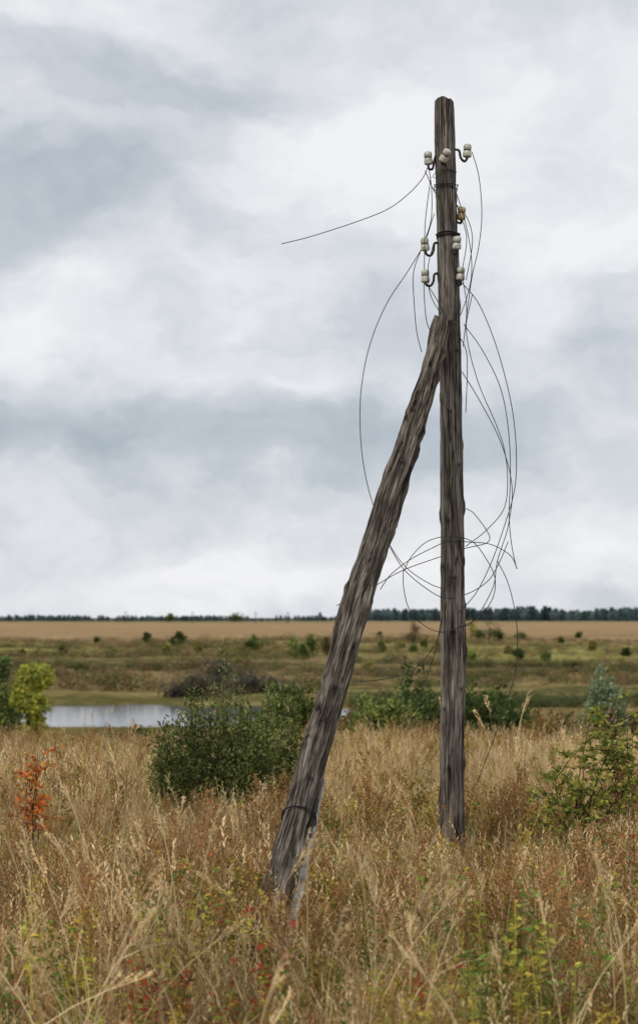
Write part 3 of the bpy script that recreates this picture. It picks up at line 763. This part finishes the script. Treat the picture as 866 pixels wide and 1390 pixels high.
for _ in range(2400):
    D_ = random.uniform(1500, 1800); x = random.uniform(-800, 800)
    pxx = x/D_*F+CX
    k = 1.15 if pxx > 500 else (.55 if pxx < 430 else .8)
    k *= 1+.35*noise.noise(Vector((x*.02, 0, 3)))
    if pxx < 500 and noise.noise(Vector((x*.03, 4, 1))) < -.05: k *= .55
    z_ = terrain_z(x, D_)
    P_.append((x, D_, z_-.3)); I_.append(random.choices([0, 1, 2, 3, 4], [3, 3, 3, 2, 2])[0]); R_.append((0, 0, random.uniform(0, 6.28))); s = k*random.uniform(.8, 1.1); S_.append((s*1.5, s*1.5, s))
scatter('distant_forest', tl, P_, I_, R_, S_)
sp = []
for i, cl_ in enumerate([(.19, .165, .06), (.095, .11, .045), (.31, .22, .105), (.20, .125, .075)]):
    sp.append(col_mb(farproto('s', 1.0, 1.6, False, 110), cl_).build('scrub_plant_%02d' % i, M_far, link=False))
P_, I_, R_, S_ = [], [], [], []
def sput(x, y, i, s):
    P_.append((x, y, terrain_z(x, y)-.05)); I_.append(i); R_.append((0, 0, random.uniform(0, 6.28))); S_.append((s, s, s*random.uniform(.7, 1.2)))
for _ in range(7500):
    y = random.uniform(180, 415); hw = .19*y+12; x = random.uniform(-hw, hw)
    q = noise.noise(Vector((x*.025, y*.05, 2)))
    if q < -.02 and random.random() < .8: continue
    sput(x, y, random.choices([0, 1, 2, 3], [3, 2.2, 2.5, 1.8])[0], random.uniform(.25, .85)*(1+max(0, q)*2.2))
for (y0, xa, xb, nn) in [(243, -60, -8, 520), (212, -55, -14, 320), (247, 4, 50, 260), (338, -80, -10, 360), (300, 0, 70, 300), (222, 14, 46, 220), (275, -50, 0, 220), (190, -10, 34, 200)]:
    for _ in range(nn):
        x = random.uniform(xa, xb); y = y0+6*noise.noise(Vector((x*.06, y0, 0)))+random.gauss(0, 1.8)
        if noise.noise(Vector((x*.09, y0, 5))) < -.15: continue
        sput(x, y, random.choice([1, 3, 1, 0]), random.uniform(.5, 1.25))
for _ in range(1500):
    x = random.uniform(-40, 45); y = random.uniform(100, 160)
    if terrain_z(x, y) < WLEV+.05: continue
    sput(x, y, random.choices([0, 1, 2, 3], [3, 2, 3, 2])[0], random.uniform(.2, .38) if x < 2 else random.uniform(.3, .7))
for _ in range(1100):
    x = random.uniform(-14, 16); y = random.uniform(36, 75)
    sput(x, y, random.choices([0, 1, 2, 3], [2, 1, 2, 4])[0], random.uniform(.4, .85))
for _ in range(900):
    x = random.uniform(3, 45); y = random.uniform(148, 162)
    sput(x, y, 1, random.uniform(.6, 1.2))
scatter('valley_scrub', sp, P_, I_, R_, S_)

for px in (171, 262, 347, 391):
    D_ = 1100; x = (px-CX)/F*D_; z0 = terrain_z(x, D_)
    mb = MB(); tube(mb, [(x, D_, z0-.3), (x, D_, z0+7.0)], [.22, .16], 6, (1, 1, 1)); tube(mb, [(x-1.1, D_, z0+6.3), (x+1.1, D_, z0+6.3)], .1, 5, (1, 1, 1))
    mb.build('distant_power_pole', M_wire)

# ------------------------------------------------------------------ sky
w = bpy.data.worlds.new('World'); scene.world = w; w.use_nodes = True
nt = w.node_tree
for n in list(nt.nodes): nt.nodes.remove(n)
out = nt.nodes.new('ShaderNodeOutputWorld')
sunel, sunrot = math.radians(42), math.radians(215)
sky = N(nt, 'ShaderNodeTexSky', sky_type='NISHITA'); sky.sun_disc = False; sky.sun_elevation = sunel; sky.sun_rotation = sunrot
bg1 = N(nt, 'ShaderNodeBackground'); bg1.inputs[1].default_value = .1; nt.links.new(sky.outputs[0], bg1.inputs[0])
tc = N(nt, 'ShaderNodeTexCoord')
def wn(scale, sc, detail, rough, off=(0, 0, 0), src=None):
    mp = N(nt, 'ShaderNodeMapping'); mp.inputs['Scale'].default_value = sc; mp.inputs['Location'].default_value = off
    nt.links.new(src or tc.outputs['Generated'], mp.inputs[0])
    z = N(nt, 'ShaderNodeTexNoise'); z.inputs['Scale'].default_value = scale; z.inputs['Detail'].default_value = detail; z.inputs['Roughness'].default_value = rough
    nt.links.new(mp.outputs[0], z.inputs[0]); return z
wz = wn(11, (1, 1, 1.6), 5, .55)
s1 = N(nt, 'ShaderNodeVectorMath', operation='SUBTRACT'); s1.inputs[1].default_value = (.5, .5, .5); nt.links.new(wz.outputs['Color'], s1.inputs[0])
s2 = N(nt, 'ShaderNodeVectorMath', operation='SCALE'); s2.inputs['Scale'].default_value = .11; nt.links.new(s1.outputs[0], s2.inputs[0])
s3 = N(nt, 'ShaderNodeVectorMath', operation='ADD'); nt.links.new(s2.outputs[0], s3.inputs[0]); nt.links.new(tc.outputs['Generated'], s3.inputs[1])
nA = wn(11, (1, 1, 1.8), 6, .55, (3.1, .2, 1.7), s3.outputs[0])
cur = N(nt, 'ShaderNodeMath', operation='MULTIPLY_ADD'); cur.inputs[1].default_value = 1.25; cur.inputs[2].default_value = .63-.625
nt.links.new(nA.outputs[0], cur.inputs[0]); cur = cur.outputs[0]
blobs = [(470, 230, 190, 80, .32), (700, 140, 210, 100, .34), (780, 330, 170, 70, .2), (430, 790, 900, 60, .2), (130, 15, 260, 45, .16), (220, 420, 240, 60, .14), (420, 480, 160, 40, .1),
         (70, 270, 200, 75, -.42), (300, 110, 230, 55, -.2), (330, 600, 400, 60, -.38), (40, 560, 220, 60, -.16), (800, 480, 200, 40, -.10), (800, 20, 150, 40, -.08)]
for (bx, by, rx, ry, am) in blobs:
    u = (bx-CX)/F; v_ = (HY-by)/F; nn = math.sqrt(u*u+v_*v_+1)
    sb = N(nt, 'ShaderNodeVectorMath', operation='SUBTRACT'); sb.inputs[1].default_value = (u/nn, 0, v_/nn); nt.links.new(s3.outputs[0], sb.inputs[0])
    ml = N(nt, 'ShaderNodeVectorMath', operation='MULTIPLY'); ml.inputs[1].default_value = (F/rx, 0, F/ry); nt.links.new(sb.outputs[0], ml.inputs[0])
    ln = N(nt, 'ShaderNodeVectorMath', operation='LENGTH'); nt.links.new(ml.outputs[0], ln.inputs[0])
    mr = N(nt, 'ShaderNodeMapRange', interpolation_type='SMOOTHERSTEP'); mr.inputs[1].default_value = 0; mr.inputs[2].default_value = 1.7; mr.inputs[3].default_value = am; mr.inputs[4].default_value = 0
    nt.links.new(ln.outputs['Value'], mr.inputs[0])
    ad = N(nt, 'ShaderNodeMath', operation='ADD'); nt.links.new(cur, ad.inputs[0]); nt.links.new(mr.outputs[0], ad.inputs[1]); cur = ad.outputs[0]
cr = ramp(nt, [(.0, (.41, .47, .53)), (.35, (.55, .595, .65)), (.65, (.72, .745, .785)), (1.0, (.90, .905, .925))])
nt.links.new(cur, cr.inputs[0])
bg2 = N(nt, 'ShaderNodeBackground'); bg2.inputs[1].default_value = 1.0; nt.links.new(cr.outputs[0], bg2.inputs[0])
mxs = N(nt, 'ShaderNodeMixShader'); mxs.inputs[0].default_value = .96
nt.links.new(bg1.outputs[0], mxs.inputs[1]); nt.links.new(bg2.outputs[0], mxs.inputs[2]); nt.links.new(mxs.outputs[0], out.inputs[0])

sl = bpy.data.lights.new('sun', 'SUN'); sl.energy = 1.4; sl.angle = math.radians(14); sl.color = (1, .96, .89)
so = bpy.data.objects.new('sun', sl); scene.collection.objects.link(so)
dx, dy = math.sin(sunrot), math.cos(sunrot)
dirv = Vector((dx*math.cos(sunel), dy*math.cos(sunel), math.sin(sunel)))
so.rotation_euler = (-dirv).to_track_quat('-Z', 'Y').to_euler(); so.location = (0, -5, 20)

# ------------------------------------------------------------------ camera
cam = bpy.data.cameras.new('camera'); co = bpy.data.objects.new('camera', cam); scene.collection.objects.link(co)
co.location = (0, 0, H); co.rotation_euler = (math.radians(90), 0, 0)
cam.sensor_fit = 'VERTICAL'; cam.sensor_height = 36; cam.lens = F/1390*36; cam.shift_y = 143/1390
cam.clip_start = .1; cam.clip_end = 20000
cam.dof.use_dof = True; cam.dof.focus_distance = 15.0; cam.dof.aperture_fstop = 2.8
scene.camera = co
scene.view_settings.view_transform = 'Standard'; scene.view_settings.look = 'None'; scene.view_settings.exposure = 0
